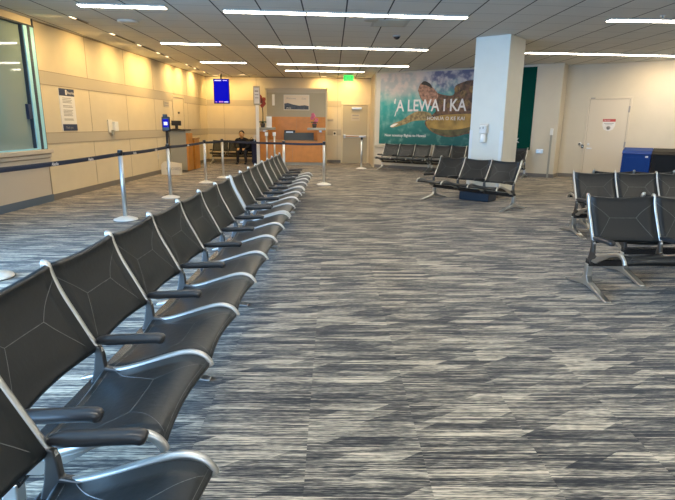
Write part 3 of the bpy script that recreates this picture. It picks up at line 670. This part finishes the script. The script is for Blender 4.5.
# pillar dispenser
t = wthing('hand_sanitizer', 'white hand sanitiser dispenser with clear bottle on the pillar', 'dispenser', 'P', -.37, 1.05)
MB().box(-.10, .08, -.03, 0, .20, .38).build('back_plate', 'offwhite', t, .01); MB().box(-.08, .07, -.11, -.03, .18, .35).build('dispenser_body', 'white', t, .03)
MB().lathe([(.055, .02), (.06, .03), (.06, .15), (.04, .18)], (-.0, -.075, 0), 18).build('bottle', 'guard', t); MB().box(-.06, -.045, -.115, -.11, .27, .31).box(.0, .02, -.115, -.11, .28, .32).build('indicator', 'greylam', t)

# turtle poster -----------------------------------------------------
t = wthing('ocean_poster', 'large teal ocean poster with a sea turtle and white lettering on the angled wall', 'poster', 'A', -5.22, .79)
MB().box(0, 3.55, -.02, 0, 0, 2.19).build('poster_board', 'ocean', t)
def pic(name, pts, y, m_):
    q = crom([(x + 5.22, 0, z - .79) for x, z in pts + [pts[0]]], 4)[:-1]
    return MB().prism([(a.x, a.z) for a in q], y, -.02).build(name, m_, t)
body = [(-3.89, 2.44), (-3.82, 2.63), (-3.69, 2.69), (-3.56, 2.66), (-3.47, 2.58), (-3.24, 2.35), (-2.75, 2.27), (-2.68, 2.53), (-2.5, 2.62), (-2.25, 2.68), (-1.95, 2.6), (-1.8, 2.0), (-1.9, 1.28), (-2.3, 1.14), (-2.61, 1.06), (-2.94, 1.06), (-3.28, 1.16), (-3.52, 1.31), (-3.61, 1.49), (-3.42, 1.67), (-3.27, 1.87), (-3.73, 2.13)]
pic('turtle_body', body, -.022, 't_shell')
pic('turtle_flipper', [(-4.83, 1.35), (-4.68, 1.45), (-4.41, 1.54), (-4.12, 1.72), (-3.83, 1.82), (-3.43, 1.75), (-3.42, 1.57), (-3.64, 1.54), (-3.99, 1.52), (-4.34, 1.4), (-4.74, 1.31)], -.0235, 't_skin')
pic('turtle_belly', [(-3.58, 1.49), (-3.25, 1.66), (-2.71, 1.72), (-2.0, 1.70), (-1.92, 1.33), (-2.3, 1.18), (-2.61, 1.1), (-2.94, 1.1), (-3.28, 1.19), (-3.49, 1.31)], -.024, 't_belly')
pic('turtle_head', [(-3.89, 2.44), (-3.82, 2.63), (-3.69, 2.69), (-3.56, 2.66), (-3.42, 2.53), (-3.21, 2.27), (-3.45, 2.0), (-3.74, 2.16)], -.0235, 't_head')
pic('turtle_brow', [(-3.80, 2.62), (-3.70, 2.71), (-3.50, 2.63), (-3.42, 2.50), (-3.52, 2.54), (-3.62, 2.58)], -.025, 'hair')
for k_, (cx, cz, a_) in enumerate([(-2.62, 2.44, .15), (-2.42, 2.30, .17), (-2.16, 2.42, .17), (-2.60, 2.12, .16), (-2.30, 2.04, .16), (-2.85, 1.98, .13), (-3.1, 2.08, .11), (-2.05, 2.2, .13)]):
    pic('shell_plate', [(cx - a_ * .62, cz + .02), (cx - a_ * .25, cz + a_ * .6), (cx + a_ * .4, cz + a_ * .5), (cx + a_ * .62, cz - .02), (cx + a_ * .2, cz - a_ * .55), (cx - a_ * .4, cz - a_ * .5)], -.0236, 't_plate')
pic('belly_shade', [(-3.45, 1.32), (-3.0, 1.26), (-2.4, 1.30), (-1.95, 1.42), (-1.95, 1.32), (-2.3, 1.18), (-2.61, 1.1), (-2.94, 1.1), (-3.28, 1.19)], -.0248, 't_shade')
pic('flipper_tip', [(-4.83, 1.35), (-4.70, 1.42), (-4.55, 1.44), (-4.62, 1.38), (-4.76, 1.32)], -.0245, 'white')
h1 = text('poster_heading', "\u02bbA LEWA I KA", .50, 'paper', t, (.50, -.028, 1.03), depth=.002, sx=.80, bold=.007)
text('poster_tail', '/', .2, 'paper', t, (.55, -.028, .88), depth=.002, bold=.006)
text('poster_subheading', 'HONUA O KE KAI', .15, 'paper', t, (1.68, -.028, .76), depth=.002, sx=1.0)
text('poster_caption', 'New nonstop flights to Hawaii', .118, 'paper', t, (.21, -.028, .24), depth=.002, sx=1.0, bold=.002)
t = wthing('green_banner', 'narrow dark green banner with white letters beside the pillar', 'banner', 'A', -1.60, .74)
MB().box(0, 1.22, -.02, 0, 0, 2.23).build('banner_board', 'teal', t)
text('banner_text', 'ASK', .17, 'paper', t, (.60, -.022, .20), depth=.002, bold=.004)

# ------------------------------------------------------------------ podium, tablet stand, sign board
t = thing('boarding_podium', 'grey boarding podium with wooden side against the left wall', 'podium', (-4.42, 15.5, 0))
MB().box(-.27, .20, -.25, .25, .03, 1.16).build('grey_front', 'greylam', t, .006)
MB().box(.20, .26, -.25, .25, .03, 1.10).build('wood_side', 'wood', t, .004); MB().box(-.31, .22, -.33, .28, 1.17, 1.21).build('top_shelf', 'black', t, .01)
t = thing('wooden_cabinet', 'low honey wood cabinet behind the grey podium', 'cabinet', (-4.28, 16.2, 0))
MB().box(-.22, .13, -.28, .28, .02, .90).build('cabinet_body', 'wood', t, .004); MB().box(-.24, .15, -.30, .30, .90, .95).build('top', 'woodpale', t, .004)
t = thing('podium_monitor', 'black monitor lying low on top of the grey podium', 'monitor', (-4.55, 15.45, 1.21))
MB().box(-.12, .16, -.02, .03, .10, .24).build('screen', 'black', t, .008); MB().box(-.02, .06, 0, .04, 0, .12).box(-.09, .11, -.05, .09, 0, .012).build('stand', 'black', t)
t = thing('sign_board', 'white folded sign board on the carpet in front of the podium', 'sign', (-4.35, 14.25, 0))
MB().prism([(-.31, 0), (.20, 0), (.20, .30), (-.02, .34), (-.23, .36), (-.31, .27)], -.02, 0).build('front_board', 'offwhite', t, .003); MB().prism([(-.31, 0), (.20, 0), (.20, .30), (-.23, .36), (-.31, .27)], .16, .18).build('rear_board', 'offwhite', t)
text('board_text', 'CLOSED', .11, 'print', t, (-.17, -.023, .13), depth=.001); MB().box(-.31, .2, -.0, .16, 0, .01).build('board_floor', 'offwhite', t)
t = thing('tablet_stand', 'black face camera tablet with a blue screen on a slim pole beside a stanchion', 'tablet stand', (-3.17, 10.15, 0))
MB().lathe([(.12, 0), (.12, .01), (.03, .02)], n=24).build('base', 'black', t); MB().lathe([(.022, .015), (.022, 1.25)], n=16).build('pole', 'black', t)
tb = MB().box(-.08, .08, -.025, .02, 1.22, 1.50).build('tablet', 'black', t, .03); MB().box(-.055, .055, -.029, -.025, 1.30, 1.45).build('tablet_screen', 'screenblue', tb); MB().box(-.035, .035, -.031, -.029, 1.34, 1.40).build('screen_picture', 'screenwhite', tb)
MB().box(-.05, .03, -.03, .02, 1.49, 1.54).build('camera_head', 'black', t, .008)

# bins -----------------------------------------------------------
def binn(x, y, m_, label, wd=.60):
    t = thing('recycling_bin', label, 'bin', (x, y, 0), R(-34))
    MB().prism([(-.26, .02), (.26, .02), (.26, .86), (-.20, .80), (-.26, .74)], -wd / 2, wd / 2, 'yz').build('bin_body', m_, t, .012)
    MB().prism([(-.27, .74), (-.20, .805), (.26, .865), (.26, .89), (-.215, .83), (-.285, .75)], -wd / 2 - .008, wd / 2 + .008, 'yz').build('lid', m_, t, .008)
    MB().box(-.22, .22, -.273, -.262, .2, .66).build('front_panel', m_, t, .004)
    MB().box(wd / 2 - .12, wd / 2 - .06, -.266, -.258, .67, .71).build('bin_label', 'paper', t)
    MB().prism([(-.12, .823), (.12, .852), (.12, .860), (-.12, .831)], -.2, .2, 'yz').build('opening', 'black', t)
binn(7.64, 12.98, 'blueplastic', 'blue recycling bin against the right wall', .62)
binn(8.17, 12.62, 'blackplastic', 'black rubbish bin right of the blue bin', .62)
binn(8.70, 12.26, 'greenplastic', 'grey green bin at the right picture edge beside the black bin', .62)

# crate under the angled bench
t = thing('storage_crate', 'flat dark navy storage bin on the carpet under the angled three-seat bench', 'box', (2.80, 9.80, 0), R(-40))
MB().box(-.30, .30, -.18, .18, 0, .17).build('crate_body', 'crateblue', t, .02); MB().box(-.31, .31, -.19, .19, .16, .19).build('crate_lid', 'crateblue', t, .01)
# things by the corner bench
t = thing('suitcase', 'dark navy upright suitcase at the right end of the corner bench', 'suitcase', (-2.62, 18.35, 0))
MB().box(-.17, .15, -.12, .12, .05, .80).build('case_body', 'clothblue', t, .03)
for x in (-.12, .1): MB().lathe([(.03, -.02), (.03, .02)], (x, -.08, .03), 14, axis='x').build('wheel', 'black', t)
MB().box(-.10, -.085, .05, .065, .78, .98).box(.07, .085, .05, .065, .78, .98).box(-.10, .085, .05, .065, .965, .985).build('pull_handle', 'satin', t)

# ------------------------------------------------------------------ seated person
def skin_mesh(name, verts, edges, rad, m_, parent, sub=2):
    me = bpy.data.meshes.new(name); me.from_pydata(verts, edges, []); o = bpy.data.objects.new(name, me); col.objects.link(o)
    sk = o.modifiers.new('skin', 'SKIN'); 
    for i, r in enumerate(rad): me.skin_vertices[0].data[i].radius = r if isinstance(r, tuple) else (r, r)
    me.skin_vertices[0].data[0].use_root = True
    ss = o.modifiers.new('sub', 'SUBSURF'); ss.levels = ss.render_levels = sub; sk.use_smooth_shade = True
    me.materials.append(M[m_]); o.parent = parent; return o
def person():
    t = thing('person', 'person in black clothes sitting on the corner bench, leaning forward', 'person', (-3.15, 18.62, 0)); t.scale = (1, 1, .955)
    V = [(0, .02, .46), (0, -.02, .60), (0, -.08, .76), (0, -.13, .90), (0, -.17, .965),        # pelvis spine chest neck
         (-.10, -.0, .45), (-.13, -.36, .47), (-.14, -.34, .11), (-.14, -.44, .05),
         (.10, -.0, .45), (.13, -.38, .47), (.15, -.38, .11), (.15, -.48, .05),
         (-.15, -.11, .87), (-.20, -.16, .87), (-.25, -.22, .64), (-.12, -.40, .57),
         (.15, -.11, .87), (.20, -.16, .87), (.25, -.22, .64), (.12, -.40, .57)]
    E_ = [(0, 1), (1, 2), (2, 3), (3, 4), (0, 5), (5, 6), (6, 7), (7, 8), (0, 9), (9, 10), (10, 11), (11, 12), (3, 13), (13, 14), (14, 15), (15, 16), (3, 17), (17, 18), (18, 19), (19, 20)]
    rad = [(.14, .11), (.14, .11), (.15, .11), (.12, .10), .055, .09, .075, .045, .045, .09, .075, .045, .045, .07, .062, .047, .034, .07, .062, .047, .034]
    b = skin_mesh('body', V, E_, rad, 'cloth', t)
    h = MB().ball((0, -.21, 1.075), .105, 16, 0, (.82, .95, 1.12)); h.ball((0, -.31, 1.055), .018, 8, 0, (1, 1, 1.4)); h.ball((-.088, -.2, 1.07), .02, 8, 0, (.5, 1, 1.4)); h.ball((.088, -.2, 1.07), .02, 8, 0, (.5, 1, 1.4)); h.sweep([(0, -.15, .93), (0, -.19, 1.02)], .1, .1); h.build('head', 'skin', t)
    MB().ball((0, -.185, 1.115), .108, 16, 0, (.9, .95, .95)).build('hair', 'hair', t)
    f = MB(); f.ball((-.034, -.302, 1.085), .011, 8); f.ball((.034, -.302, 1.085), .011, 8); f.build('eyes', 'hair', t); MB().sweep([(-.03, -.305, 1.02), (0, -.31, 1.018), (.03, -.305, 1.02)], .008, .008, side=(0, 1, 0)).build('mouth', 'red', t)
    for s_ in (-1, 1):
        hv = [(s_ * .12, -.40, .57), (s_ * .09, -.455, .552)]; he = [(0, 1)]; hr = [.03, (.036, .02)]
        for k in range(4): 
            i0 = len(hv); bx = s_ * (.065 + k * .017); hv += [(bx, -.49, .55), (bx, -.52, .53 - k * .003), (bx, -.53, .51)]; he += [(1, i0), (i0, i0 + 1), (i0 + 1, i0 + 2)]; hr += [.011, .009, .008]
        i0 = len(hv); hv += [(s_ * .06, -.45, .575), (s_ * .045, -.475, .58)]; he += [(1, i0), (i0, i0 + 1)]; hr += [.012, .01]
        skin_mesh('hand', hv, he, hr, 'skin', t)
        MB().ball((s_ * .145, -.47, .045), .05, 12, 0, (.9, 2.3, .9)).build('shoe', 'black', t)
    bp = thing('backpack', 'small black backpack on the bench right of the person', 'bag', (-2.84, 18.60, .42))
    MB().box(-.14, .14, -.1, .12, 0, .44).build('bag_body', 'cloth', bp, .05); MB().box(-.1, .1, -.14, -.1, .05, .24).build('front_pocket', 'cloth', bp, .02); MB().sweep(crom([(-.05, 0, .43), (0, 0, .5), (.05, 0, .43)], 4), .02, .012, side=(0, 1, 0)).build('grab_loop', 'black', bp)
person()
